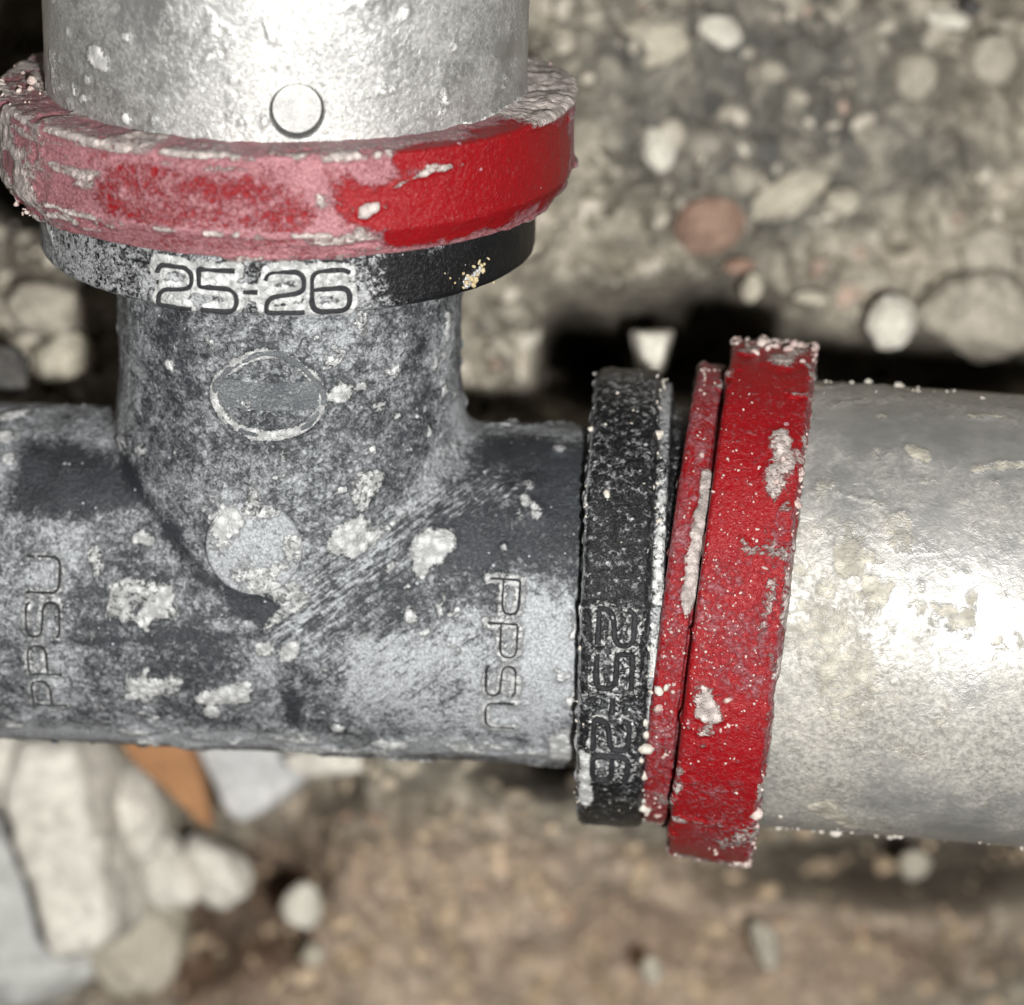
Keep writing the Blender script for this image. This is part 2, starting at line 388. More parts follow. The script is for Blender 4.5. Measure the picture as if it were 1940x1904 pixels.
stone(1365, 60, 90, 60, -3.0, -20, 'w', 'pale angular chip on the right of the large cream mortar lump', 23)
stone(1800, 40, 90, 40, -3.0, -10, 'w', 'flat white chip at the top right', 24)
stone(1880, 110, 120, 100, -3.1, -10, 'greystone', 'rounded beige stone below the flat white chip', 25)
stone(1735, 140, 90, 100, -3.1, -10, 'greystone', 'small beige stone below and left of the flat white chip', 35)
stone(1840, 14, 42, 36, -2.9, 0, 'dark', 'small round dark stone at the top edge on the right', 26)
stone(120, 680, 120, 100, -2.9, 10, 'cream', 'blocky cream stone left of the branch pipe', 27)
stone(85, 590, 150, 110, -3.0, -10, 'greystone', 'rough beige stone above the blocky cream stone', 28)
stone(15, 700, 80, 110, -1.6, 10, 'dark', 'dark stone at the left edge above the pipe', 29)
stone(572, 1715, 80, 90, -4.9, 0, 'w', 'round white pebble on the tan soil below the pipe', 30, sharp=.75)
stone(592, 1808, 48, 46, -5.0, 0, 'cream', 'small round pebble below the round white one', 31, sharp=.75)
stone(1235, 1840, 46, 60, -4.3, 10, 'cream', 'small pale pebble at the bottom edge', 32, sharp=.75)
stone(1735, 1640, 64, 64, -4.2, 0, 'greystone', 'round brownish pebble under the steel sleeve', 33, sharp=.75)
stone(1450, 1790, 60, 110, -4.6, 20, 'greystone', 'narrow brownish stone at the bottom right', 34)
stone(405, 1650, 160, 120, -5.5, -35, 'plaster', 'rounded lump of plaster right of the large white block', 36, 'plaster_lump', cat='plaster lump')
stone(225, 1540, 180, 220, -5.2, 25, 'plaster', 'rounded plaster lump between the white block and the orange shard', 37, 'plaster_lump', sharp=.4, cat='plaster lump')
stone(300, 1640, 200, 130, -5.5, -50, 'plaster', 'plaster lump touching the lower end of the orange shard', 39, 'plaster_lump', cat='plaster lump')
stone(265, 1770, 190, 250, -5.8, 10, 'cream', 'cream lump under the right foot of the large white block', 38, 'plaster_lump', cat='plaster lump')
stone(40, 1720, 420, 380, -6.3, 30, 'plaster2', 'dull white plaster mass in the bottom left corner', 40, 'plaster_lump', depth=.6, sharp=.5, cat='plaster lump')
stone(-5, 1450, 190, 210, -4.9, 30, 'plaster', 'bright white lump at the left edge just under the pipe', 41, 'plaster_lump', cat='plaster lump')
slab([(40, 1400), (180, 1395), (250, 1650), (262, 1730), (225, 1790), (110, 1820), (45, 1650), (5, 1500)], -4.7, .9, 'plaster', 'large blocky slab of white plaster standing at the lower left', 'plaster_block', 'plaster', 5, tilt=(.05, -.1), rnd=.10, knob=.13)
slab([(150, 1400), (330, 1420), (345, 1560), (400, 1700), (330, 1860), (200, 1900), (120, 1700)], -6.2, .5, 'cream', 'broad cream plaster piece lying under the other pale rubble', 'plaster_block', 'plaster', 8, rnd=.15)
slab([(215, 1350), (360, 1350), (378, 1440), (440, 1568), (385, 1568), (325, 1510), (245, 1440)], -4.8, .2, 'brick', 'orange clay shard wedged behind the pipe', 'clay_shard', 'brick shard', 6, tilt=(.1, 0), rnd=.02, knob=.015)
slab([(350, 1350), (640, 1350), (600, 1470), (470, 1562), (435, 1555)], -5.1, .3, 'film', 'flat grey white chip to the right of the orange shard', 'plaster_chip', 'plaster chip', 7, rnd=.05)
stone(620, 1440, 170, 66, -4.2, 0, 'plaster', 'pale stone half hidden under the pipe, right of the flat grey white chip', 42, cat='stone')

# gravel and crumbs (uncountable)
def merge_rocks(centers, sizes, seeds, sub=1, normals=None, squash=.8):
    VV, FF, ID = [], [], []; off = 0
    base = [rock_shape(100+k, sub, 9, .8, .06) for k in range(12)]
    for q, (c, s) in enumerate(zip(centers, sizes)):
        V, F = base[seeds[q] % 12]; r = np.random.default_rng(seeds[q])
        A = rotm(*r.uniform(0, 6.28, 3)); V2 = (V*r.uniform(.4, 1.25, 3))@A.T*s + c
        VV.append(V2); FF.append(F+off); off += len(V); ID += [q]*len(V)
    return np.concatenate(VV), np.concatenate(FF), np.array(ID)
n = 6500
xy = np.c_[rng.uniform(-7.5, 7.5, n), rng.uniform(-7.5, 7.5, n), np.zeros(n)]
sz = np.exp(rng.normal(-2.7, .5, n)).clip(.02, .17)
zz = ground_height(xy)
in_shade = np.clip(blob2(xy, 1300, 650, 230, 110, -4.5)+blob2(xy, 1700, 700, 420, 70, -4.5), 0, 1)  # no gravel inside the painted shadow
keep = (in_shade < .3) & (fbm(xy, .9, 3, 500) > .40); xy, sz, zz = xy[keep], sz[keep], zz[keep]; n = len(xy)
cen = xy.copy(); cen[:, 2] = zz-sz*.3
V, F, ID = merge_rocks(cen, sz, rng.integers(0, 1 << 20, n), 2)
pal = np.array([(.48, .435, .36), (.56, .51, .43), (.40, .365, .30), (.30, .275, .23), (.66, .61, .52), (.20, .185, .155), (.40, .30, .24)])
cid = rng.choice(7, n, p=[.28, .2, .2, .12, .07, .08, .05]); tint = pal[cid]*rng.uniform(.8, 1.15, (n, 1))
low = sstep(-1.5, -3, xy[:, 1])[:, None]; tint = tint*(1-low)+tint*low*np.array([1.0, .84, .68])
tag(make('gravel', V, F, M['gravel'], attrs={'tint': tint[ID]}), 'loose beige and grey gravel and sand crumbs behind the pipes', 'gravel', kind='stuff')

# ------------------------------------------------------------------ the fitting
fit = bpy.data.objects.new('pipe_fitting', None); COL.objects.link(fit); fit.location = ROOT; fit.empty_display_size = .5
tag(fit, 'dusty grey plastic tee press fitting with red and black collar rings and steel sleeves', 'pipe fitting')
def part(name, V, F, mat, attrs=None, parent=None, **k):
    return make(name, V, F, mat, parent or fit, attrs, origin=ROOT, **k)
def grains(name, spots, mat, parent=None, sub=1, gate=True):
    if gate and len(spots) > 30:                                  # grit gathers in clumps of mixed size
        nz = fbm(np.array([q[0] for q in spots]), 4.5, 2, 88); spots = [(q[0], min(.045, q[1]*float(np.exp(rng.normal(-.35, .5))))*(.75+.9*max(0, v-.45)*3)) for q, v in zip(spots, nz) if v > .42 or q[1] > .035]
    """spots: (xyz, size); loose grains stuck on a surface, one part"""
    V, F, ID = merge_rocks([s[0] for s in spots], [s[1] for s in spots], rng.integers(0, 1 << 20, len(spots)), sub)
    o = part(name, V, F, M[mat], parent=parent); o['kind'] = 'stuff'; return o
def rs(fr, lst, R):                                              # photo spots -> balls on the surface of radius R
    return [(fr.at(u, v, R), r/322.) for u, v, r in lst]

# letters: single raised strokes laid on a cylinder
GL = {
 '2': [[(0, .80), (.06, .95), (.2, 1), (.8, 1), (.95, .93), (1, .8), (1, .62), (.93, .52), (.8, .47), (.2, .40), (.05, .30), (0, .15), (0, 0), (1, 0)]],
 '5': [[(1, 1), (0, 1), (0, .56), (.78, .56), (.94, .50), (1, .38), (1, .18), (.94, .05), (.8, 0), (.05, 0)]],
 '6': [[(1, .92), (.85, 1), (.2, 1), (.05, .93), (0, .8), (0, .18), (.06, .05), (.2, 0), (.8, 0), (.95, .06), (1, .2), (1, .38), (.95, .5), (.8, .55), (.05, .55)]],
 '-': [[(.0, .50), (1, .50)]],
 'P': [[(0, 0), (0, 1), (.78, 1), (.95, .93), (1, .8), (1, .62), (.94, .5), (.78, .44), (0, .44)]],
 'S': [[(1, .88), (.9, 1), (.15, 1), (0, .9), (0, .64), (.12, .54), (.88, .48), (1, .38), (1, .12), (.86, 0), (.12, 0), (0, .1)]],
 'U': [[(0, 1), (0, .15), (.1, .03), (.25, 0), (.75, 0), (.9, .03), (1, .15), (1, 1)]]}
def stroke_mesh(lines, place, halfw, height, step=.012):
    """lines in text space -> raised ridge; place(x, y) -> (point, normal)"""
    VV, FF = [], []; off = 0
    for ln in lines:
        pts = [np.array(ln[0], float)]
        for a, c in zip(ln[:-1], ln[1:]):
            a, c = np.array(a, float), np.array(c, float); n_ = max(1, int(np.linalg.norm(c-a)/step))
            for i in range(1, n_+1): pts.append(a+(c-a)*i/n_)
        pts = np.array(pts); 
        for _ in range(2): pts[1:-1] = .25*pts[:-2]+.5*pts[1:-1]+.25*pts[2:]
        tn = np.gradient(pts, axis=0); tn /= np.linalg.norm(tn, axis=1)[:, None]+1e-9; nn = np.c_[-tn[:, 1], tn[:, 0]]
        m = len(pts); wob = 1+.35*(fbm(np.c_[pts, pts[:, 0]*0], 14, 2, 12)-.5)*2
        prof = [(-1.15, -.5), (-.95, .55), (-.55, .95), (0, 1), (.55, .95), (.95, .55), (1.15, -.5)]
        rows = []
        for (o_, h_) in prof:
            xy_ = pts+nn*(o_*halfw*wob)[:, None]; p, nrm_ = place(xy_[:, 0], xy_[:, 1]); rows.append(p+nrm_*(h_*height))
        A = np.stack(rows, 1).reshape(-1, 3); k = len(prof)
        i, j = np.meshgrid(np.arange(m-1), np.arange(k-1), indexing='ij')
        F_ = np.stack([i*k+j, i*k+j+1, (i+1)*k+j+1, (i+1)*k+j], -1).reshape(-1, 4)
        VV.append(A); FF.append(F_+off); off += len(A)
    return np.concatenate(VV), np.concatenate(FF)
def text_lines(txt, widths, gap, h):
    out = []; x = 0
    for ch, w in zip(txt, widths):
        for ln in GL[ch]: out.append([(x+p[0]*w, p[1]*h) for p in ln])
        x += w+gap
    return out, x-gap
def layout(txt, fr, R, p0, p1, h, widths, gapf=.35, flip=1, rise=0):
    s0, t0 = fr.hit(*p0, R); s1, t1 = fr.hit(*p1, R)
    ws = np.array(widths, float); tot = ws.sum()+gapf*(len(ws)-1)
    a = np.array([t0*R, s0]); e = np.array([t1*R, s1]); L = np.linalg.norm(e-a); sc = L/tot
    ex = (e-a)/L; ey = np.array([-ex[1], ex[0]])*flip
    lines, _ = text_lines(txt, ws*sc, gapf*sc, h)
    def place(x, y):
        q = a[None, :]+x[:, None]*ex+y[:, None]*ey; th = q[:, 0]/R; return fr.pt(q[:, 1], R+rise, th), fr.nrm(th)
    return lines, place
def near_strokes(V, lines, place):
    """distance of the points V to the strokes"""
    L = []
    for ln in lines:
        for a, c in zip(ln[:-1], ln[1:]):
            a, c = np.array(a, float), np.array(c, float); n_ = max(1, int(np.linalg.norm(c-a)/.015))
            for i in range(n_): L.append(a+(c-a)*i/n_)
    L = np.array(L); Q, _ = place(L[:, 0], L[:, 1]); c = Q.mean(0); rad = np.linalg.norm(Q-c, axis=1).max()+.2
    d = np.full(len(V), 9.); idx = np.where(np.linalg.norm(V-c, axis=1) < rad)[0]; best = np.full(len(idx), 9.)
    for q in Q: best = np.minimum(best, np.linalg.norm(V[idx]-q, axis=1))
    d[idx] = best; return d
def write(txt, fr, R, p0, p1, h, mat, parent, widths, gapf=.35, halfw=.012, height=.016, flip=1, turned=True, rise=0, kind='lettering', dustv=.3):
    """text from photo spot p0 (start of baseline) to p1 (end of baseline)"""
    s0, t0 = fr.hit(*p0, R); s1, t1 = fr.hit(*p1, R)
    ws = np.array(widths, float); g = gapf; tot = ws.sum()+g*(len(ws)-1)
    a = np.array([(t0)*R, s0]); e = np.array([(t1)*R, s1]); L = np.linalg.norm(e-a); sc = L/tot
    ex = (e-a)/L; ey = np.array([-ex[1], ex[0]])*flip
    lines, _ = text_lines(txt, ws*sc, g*sc, h)
    def place(x, y):
        q = a[None, :]+x[:, None]*ex+y[:, None]*ey; th = q[:, 0]/R; return fr.pt(q[:, 1], R+rise, th), fr.nrm(th)
    V, F = stroke_mesh(lines, place, halfw, height)
    d = np.full(len(V), dustv)+.2*(fbm(V, 6, 3, 5)-.5)
    return part(kind, V, F, M[mat], dict(dust=d, crust=np.zeros(len(V))), parent=parent)
T1 = ('PPSU', RUN, R_RUN, (930, 1096), (920, 1372), .175, [1, 1, 1, 1], .28, -1 if RUN.t[1] > 0 else 1)
T2 = ('PPSU', RUN, R_RUN, (128, 1332), (116, 1056), .20, [.9, .9, 1, 1], .28, -1 if RUN.t[1] > 0 else 1)
RB, RK = 1.47, 1.42
T3 = ('25-26', BR, RB, (303, 576), (662, 586), .235, [1, 1, .38, 1, 1], .2, 1 if BR.t[0] > 0 else -1)
T4 = ('25-26', RUN, RK, (1136, 1152), (1122, 1472), .205, [1, 1, .5, 1, 1], .24, -1 if RUN.t[1] > 0 else 1)
s0, t0 = BR.hit(508, 752, R_BR)
def place_e(x, y):
    th = t0+x/R_BR*np.sign(BR.t[0]); p = BR.pt(s0+y, R_BR+.012, th); return p, BR.nrm(th)
ov = [(.315*math.cos(a)*(1-.30*max(0, math.sin(a))**1.5)+.02*math.sin(a), (.27 if math.sin(a) > 0 else .23)*math.sin(a)-.012*math.cos(a)) for a in np.linspace(0, 2*math.pi, 60)]
# tee body
bm = bmesh.new()
def cyl(fr, s0, s1, R):
    M4 = Matrix(((fr.t[0], fr.n[0], fr.a[0], 0), (fr.t[1], fr.n[1], fr.a[1], 0), (fr.t[2], fr.n[2], fr.a[2], 0), (0, 0, 0, 1)))
    c = fr.o+fr.a*(s0+s1)/2
    bmesh.ops.create_cone(bm, cap_ends=True, cap_tris=True, segments=160, radius1=R, radius2=R, depth=s1-s0, matrix=Matrix.Translation(Vector(c))@M4)
cyl(RUN, -5.2, 1.86, R_RUN); cyl(BR, 0, 2.2, R_BR)
bmesh.ops.recalc_face_normals(bm, faces=bm.faces)
me = bpy.data.meshes.new('tmp'); bm.to_mesh(me); bm.free()
to = bpy.data.objects.new('tmp', me); COL.objects.link(to)
md = to.modifiers.new('r', 'REMESH'); md.mode = 'VOXEL'; md.voxel_size = .018; md.adaptivity = 0
dg = bpy.context.evaluated_depsgraph_get(); ev = to.evaluated_get(dg).to_mesh()
nv = len(ev.vertices); V = np.empty(nv*3, np.float32); ev.vertices.foreach_get('co', V); V = V.reshape(-1, 3).astype(float)
nl = np.empty(len(ev.polygons), np.int32); ev.polygons.foreach_get('loop_total', nl)
vi = np.empty(len(ev.loops), np.int32); ev.loops.foreach_get('vertex_index', vi)
F = vi.reshape(-1, 4) if (nl == 4).all() else None
if F is None: F = [list(p.vertices) for p in ev.polygons]
to.evaluated_get(dg).to_mesh_clear(); bpy.data.objects.remove(to); bpy.data.meshes.remove(me)
def sdf(P):
    q = P-RUN.o; s = q@RUN.a; d1 = np.linalg.norm(q-s[:, None]*RUN.a, axis=1)-R_RUN
    sb = q@BR.a; sc = np.maximum(sb, .45); d2 = np.linalg.norm(q-sc[:, None]*BR.a, axis=1)
    flare = .05*sstep(1.5, .9, sb); d2 = d2-(R_BR+flare)
    k = .07+.06*sstep(0, .8, q[:, 0])
    h = np.clip(.5+.5*(d2-d1)/k, 0, 1); return d2*(1-h)+d1*h-k*h*(1-h)
def grad(P):
    e = 1e-3; g = np.stack([(sdf(P+e*np.eye(3)[i])-sdf(P-e*np.eye(3)[i])) for i in range(3)], 1); return g/np.maximum(np.linalg.norm(g, axis=1), 1e-9)[:, None]
qs = (V-RUN.o)@RUN.a; sbb = (V-BR.o)@BR.a
side = (qs < 1.83) & (qs > -5.17) & ~((sbb > 2.17) & (np.linalg.norm((V-BR.o)-sbb[:, None]*BR.a, axis=1) < R_BR-.02))
for _ in range(4):
    G = grad(V); dd = sdf(V); V = V-np.where(side, dd, 0)[:, None]*G
G = grad(V)
R_, B_ = (lambda L: rs(RUN, L, R_RUN)), (lambda L: rs(BR, L, R_BR))
dust = .52+.55*(fbm(V, 1.3, 3, 21)-.5)+.5*(fbm(V, 5, 3, 121)-.5)
q = V-RUN.o; xr = q@RUN.a; onbr = sstep(.25, .5, (q@BR.a)-np.abs(xr)*.35)
dust = dust*(1-.25*onbr)+.25*.52*onbr-.02
def add(P, arr, pts, amt, **k): return arr+amt*capsules(P, pts, **k)
dust = add(V, dust, R_([(110, 900, 95), (210, 920, 60)]), -.42, soft=.12)
dust = add(V, dust, R_([(960, 850, 60), (1080, 900, 90)]), -.45, soft=.15)
dust = add(V, dust, R_([(850, 1000, 50), (1060, 980, 60)]), -.22, soft=.15)
dust = add(V, dust, R_([(800, 1300, 130), (1000, 1300, 150)]), .24, soft=.25)
dust = add(V, dust, R_([(1040, 1180, 60), (1070, 1300, 40)]), .22, soft=.15)
dust = add(V, dust, R_([(200, 1150, 90), (380, 1270, 60)]), -.24, soft=.2)
dust = add(V, dust, R_([(0, 900, 30), (0, 1400, 60)]), .25, soft=.15)
dust = add(V, dust, R_([(-30, 1385, 34), (1100, 1430, 40)]), .34, soft=.10)
dust = add(V, dust, B_([(600, 640, 60), (840, 680, 60)]), .10, soft=.2)
dust = add(V, dust, B_([(840, 640, 30), (860, 820, 40), (760, 940, 40)]), .16, soft=.15)
dust = add(V, dust, B_([(240, 640, 30), (240, 800, 20)]), .10, soft=.1)
dust = add(V, dust, B_([(330, 660, 60), (340, 760, 50)]), -.12, soft=.15)
crust = np.zeros(len(V))
for L in ([(268, 1020, 14)], [(270, 1020, 14), (285, 1025, 9)], [(262, 1300, 28)], [(285, 1296, 18), (312, 1294, 16)], [(815, 1040, 36), (840, 1030, 26)], [(800, 1075, 16)], [(778, 1165, 17)],
          [(1002, 922, 16)], [(975, 925, 8), (1010, 910, 7)], [(1095, 935, 8)], [(738, 1078, 6), (742, 1066, 7)], [(500, 1225, 22)], [(545, 1235, 18), (570, 1205, 9)],
          [(1080, 1400, 45), (1060, 1430, 30)], [(1088, 1330, 20)], [(20, 790, 18), (80, 778, 4)], [(10, 830, 22)], [(5, 1000, 10)], [(20, 870, 12)],
          [(1085, 1160, 8), (1090, 1200, 10)], [(760, 1410, 22), (720, 1405, 16)], [(400, 1345, 18)], [(905, 1080, 8)], [(640, 1375, 14)], [(380, 1320, 16), (460, 1310, 20)],
          [(930, 806, 3), (1000, 810, 3), (1080, 803, 5)], [(1060, 852, 14)]):
    crust = np.maximum(crust, capsules(V, R_(L), soft=.05, warp=.05, wscale=12)*(.95 if L[0][2] < 40 else .75))
for L in ([(665, 1010, 42)], [(640, 1018, 30), (690, 1000, 30)], [(395, 640, 7), (408, 655, 5)], [(325, 690, 6)], [(400, 700, 5)], [(640, 745, 20)],
          [(360, 935, 14)], [(385, 930, 12), (400, 955, 8)], [(820, 690, 16)], [(845, 600, 10), (845, 640, 7)], [(262, 915, 9), (265, 890, 7)], [(290, 950, 8)],
          [(410, 985, 10)], [(840, 740, 10), (890, 760, 8)], [(600, 640, 5)], [(730, 660, 5)], [(700, 850, 6)], [(470, 880, 8)]):
    crust = np.maximum(crust, capsules(V, B_(L), soft=.045, warp=.05, wscale=12)*.95)
def base_tone(pts, amt=1., **k):  # bares the dark plastic: real marks, and shade painted into creases
    global dust, crust
    m = capsules(V, pts, **k); dust = dust-amt*m; crust = crust*(1-m)
base_tone(R_([(552, 1322, 6), (560, 1365, 9)]), .5, soft=.05, warp=.08, wscale=12)
base_tone(R_([(100, 1216, 3), (500, 1205, 7)]), .28, soft=.03, warp=.02)
base_tone(B_([(250, 870, 14), (330, 1000, 18)]), .40, soft=.06)  # shade painted along the left crease of branch and run
base_tone(B_([(330, 1000, 16), (400, 1085, 18), (500, 1140, 30)]), .45, soft=.06)  # crease shade carried on below the button as darker colour
base_tone(R_([(470, 1150, 22), (520, 1165, 18)]), .35, soft=.08)  # painted shadow in the recess under the button
base_tone(B_([(870, 850, 10), (700, 985, 12), (600, 1085, 12)]), .25, soft=.05)  # fainter painted shade in the right crease
# chalky blotches and smears of mixed size
keepoff = sstep(.06, .16, np.minimum(near_strokes(V, *layout(*T1)), near_strokes(V, *layout(*T2))))
bz = sstep(.50, .72, fbm(V, 1.0, 2, 301))
crust = np.maximum(crust, keepoff*.62*sstep(.60, .74, fbm(V, 4.2, 5, 302)+.10*(bz-.5)))
crust = np.maximum(crust, keepoff*.80*sstep(.70, .80, fbm(V, 8.5, 3, 303)+.08*(bz-.5)))
low = capsules(V, R_([(0, 1370, 20), (1090, 1425, 30)]), soft=.1)
crust = np.maximum(crust, .7*low*sstep(.42, .6, fbm(V*[1, 2.2, 1], 5, 3, 304)))
crust = crust*(1-.85*capsules(V, R_([(110, 900, 80), (230, 930, 50)]), soft=.12))*(1-.6*capsules(V, R_([(960, 860, 50), (1080, 900, 60)]), soft=.12))
base_tone(B_([(255, 880, 12), (330, 1000, 18)]), .30, soft=.06); base_tone(B_([(400, 1088, 16), (500, 1150, 26)]), .45, soft=.06)  # crease and button shade darkened again over the blotches
streak = capsules(V, R_([(560, 1180, 60), (640, 1110, 70), (800, 980, 50), (950, 930, 30)]), soft=.15)*.9
streak = np.maximum(streak, capsules(V, R_([(700, 1250, 120), (900, 1250, 60)]), soft=.2)*.5)
dust = dust+.12*streak
sd = V@np.array([.77, .64, 0]); sp_ = V@np.array([-.64, .77, 0])
crust = np.maximum(crust, .75*streak*sstep(.55, .68, fbm(np.c_[sd*2.2, sp_*15, V[:, 2]*4], 1, 4, 305)))
# white powder round the raised lettering
def halo(fr, R, box, amt, extra=14):
    global dust
    (u0, v0, u1, v1) = box; n_ = 7; L = []
    for i in range(n_): L.append((u0+(u1-u0)*i/(n_-1), v0+(v1-v0)*i/(n_-1), extra))
    dust = add(V, dust, rs(fr, L, R), amt, soft=.12, warp=.16)
halo(RUN, R_RUN, (955, 1110, 952, 1370), .16, 30); halo(RUN, R_RUN, (84, 1070, 100, 1335), .10, 30)
for T_ in (T1, T2):
    d_ = near_strokes(V, *layout(*T_)); crust = crust*sstep(.10, .20, d_)
for T_, w_, a_ in ((T1, .045, .62), (T2, .04, .55)):
    d_ = near_strokes(V, *layout(*T_)); crust = np.maximum(crust, a_*sstep(w_*1.6, w_*.3, d_+.05*(fbm(V, 9, 3, 31)-.5)))
d_ = near_strokes(V, [ov], place_e); crust = np.maximum(crust, .85*sstep(.046, .022, d_+.02*(fbm(V, 12, 2, 32)-.5)))
_e = B_([(508+105*math.cos(a), 752+85*math.sin(a), 5) for a in np.linspace(0, 6.3, 28)])

V = V+G*(.010*(fbm(V, 9, 3, 3)-.5)+.030*crust*(.6+.8*fbm(V, 14, 2, 8))+.006*(fbm(V, 30, 2, 4)-.5)*(1-crust)+.012*streak*(fbm(V, 11, 2, 40)-.5)*2)[:, None]
tee = part('tee_body', V, F, M['tee'], dict(dust=dust, crust=crust, streak=streak))

# handedness check: theta grows towards f.t; on RUN (axis to the right) f.t points up or down in the photo
write('PPSU', RUN, R_RUN, (930, 1096), (920, 1372), .175, 'letter', tee, [1, 1, 1, 1], .28, .010, .024, flip=-1 if RUN.t[1] > 0 else 1)
write('PPSU', RUN, R_RUN, (128, 1332), (116, 1056), .20, 'letter', tee, [.9, .9, 1, 1], .28, .010, .024, flip=-1 if RUN.t[1] > 0 else 1)

# emblem on the branch: oval ring and plain banner
V, F = stroke_mesh([ov], place_e, .022, .016)
emb = part('emblem', V, F, M['emblem'], dict(dust=np.full(len(V), .45), crust=np.zeros(len(V))), parent=tee)
gx, gy = np.meshgrid(np.linspace(-.30, .30, 120), np.linspace(-.085, .085, 30), indexing='ij')
gyy = gy+.015*np.sin(gx*14)*0+(.02*(gx/.33)**2)
ed = (np.abs(gy) > .083) | (np.abs(gx) > .298)
p, nn = place_e(gx.ravel(), gyy.ravel()-.0); hgt = np.where(ed.ravel(), -.03, .006+.004*fbm(p, 20, 2, 3)); V = p+nn*hgt[:, None]
i, j = np.meshgrid(np.arange(119), np.arange(29), indexing='ij'); F = np.stack([i*30+j, (i+1)*30+j, (i+1)*30+j+1, i*30+j+1], -1).reshape(-1, 4)
part('banner', V, F, M['emblem'], dict(dust=.5+.3*(fbm(V, 8, 3, 6)-.5), crust=np.zeros(len(V))), parent=tee)

# moulding boss (round button low on the branch)
c0 = BR.at(482, 1035, R_BR+.04); sN, tN = BR.hit(482, 1035, R_BR+.04); nB = unit(BR.nrm(tN)+np.array([0, .1, .08])); 
FB = Frame(c0, nB); FB.a = nB; FB.n = unit(np.cross(nB, [1, 0, 0])); FB.t = np.cross(nB, FB.n)
prof = resample(round_prof([(-.3, .285), (.035, .285), (.055, .268), (.055, 0.002)], .02), .012)
V, F, N, ss, th = revolve(FB, prof, np.linspace(-math.pi, math.pi, 180, endpoint=False))
cr = .9*capsules(V, [(BR.at(430, 985, R_BR+.05), .12), (BR.at(420, 1040, R_BR+.05), .09)], soft=.05, warp=.06)
V = V-N*0+nB*(.014*(fbm(V, 10, 3, 6)-.5)+.006*cr)[:, None]
part('moulding_button', V, F[:, ::-1], M['tee'], dict(dust=.86+.5*(fbm(V, 4, 3, 2)-.5)+.25*sstep(.22, .28, np.hypot(*( (V-c0)@np.c_[FB.n, FB.t]).T)), crust=np.maximum(cr*.95, .62*sstep(.42, .6, fbm(V, 6, 3, 400))), streak=np.zeros(len(V))), parent=tee)

# ---- ring builder
def ring(name, fr, prof, mat, dustf, step=.012, amp=.004, ragged=0., parent=None, rr=.02):
    pr = resample(round_prof(prof, rr), step); Rm = pr[:, 1].max()
    V, F, N, s, th = revolve(fr, pr, ring_thetas(Rm, step))
    dust, crust = dustf(V, s, th, pr)
    V = V+N*(amp*(fbm(V, 12, 3, 5)-.5)*2+.03*np.clip(crust, 0, 1)*(fbm(V, 13, 3, 15)*1.5-.2)+ragged*np.clip(crust, 0, 1)*(fbm(V, 7, 3, 25)-.3))[:, None]
    return part(name, V, F, M[mat], dict(dust=dust, crust=crust), parent=parent)
def solve(fr, v, R):                                             # axial position whose front point shows at photo row v
    return fr.hit(550, v, R)[0]

# branch: black collar
RB = 1.47
sb0, sb1 = solve(BR, 589, RB)-.035, solve(BR, 470, RB)+.05
def f(V, s, th, pr):
    d = .50+.2*(fbm(V, 2, 3, 8)-.5)
    d = add(V, d, rs(BR, [(300, 545, 40), (665, 560, 40)], RB), .12, soft=.12, warp=.1)
    m = capsules(V, rs(BR, [(775, 500, 42), (790, 540, 34), (850, 530, 60), (990, 450, 80), (1040, 400, 60)], RB), soft=.06, warp=.06, wscale=9)
    d = d*(1-m)+.02*m
    d = add(V, d, rs(BR, [(60, 420, 40), (150, 500, 40)], RB), .15, soft=.15)
    d = d-.25*(s < sb0-.0)*1.
    c = capsules(V, rs(BR, [(95, 430, 16), (110, 480, 10)], RB), soft=.03)*.7
    c = np.maximum(c, capsules(V, rs(BR, [(885, 530, 12), (905, 515, 10)], RB), soft=.02, warp=.04, wscale=14)*.7)
    d_ = near_strokes(V, *layout(*T3)); c = np.maximum(c, .9*sstep(.072, .035, d_+.07*(fbm(V, 9, 3, 5)-.5)))
    return d, c
bk = ring('black_collar', BR, [(sb0-.01, 1.0), (sb0, 1.43), (sb0+.03, RB), (sb1, RB), (sb1+.02, 1.2)], 'black', f)
write('25-26', BR, RB, (303, 576), (662, 586), .235, 'letter', bk, [1, 1, .38, 1, 1], .2, .015, .030, flip=(1 if BR.t[0] > 0 else -1), kind='lettering', dustv=.12)
sp = [(BR.at(u, v, RB+.02), r/330) for u, v, r in [(898, 505, 6), (908, 497, 6), (915, 512, 7), (905, 520, 9), (893, 528, 8), (884, 535, 7), (897, 540, 7), (886, 522, 5), (878, 518, 4), (900, 530, 9), (912, 503, 5), (925, 490, 4), (918, 500, 5), (878, 545, 5), (935, 535, 3), (843, 518, 2.5), (853, 527, 2.5), (862, 536, 2.5), (870, 528, 2)]]
grains('sand_grains', sp, 'goldgrain', bk)

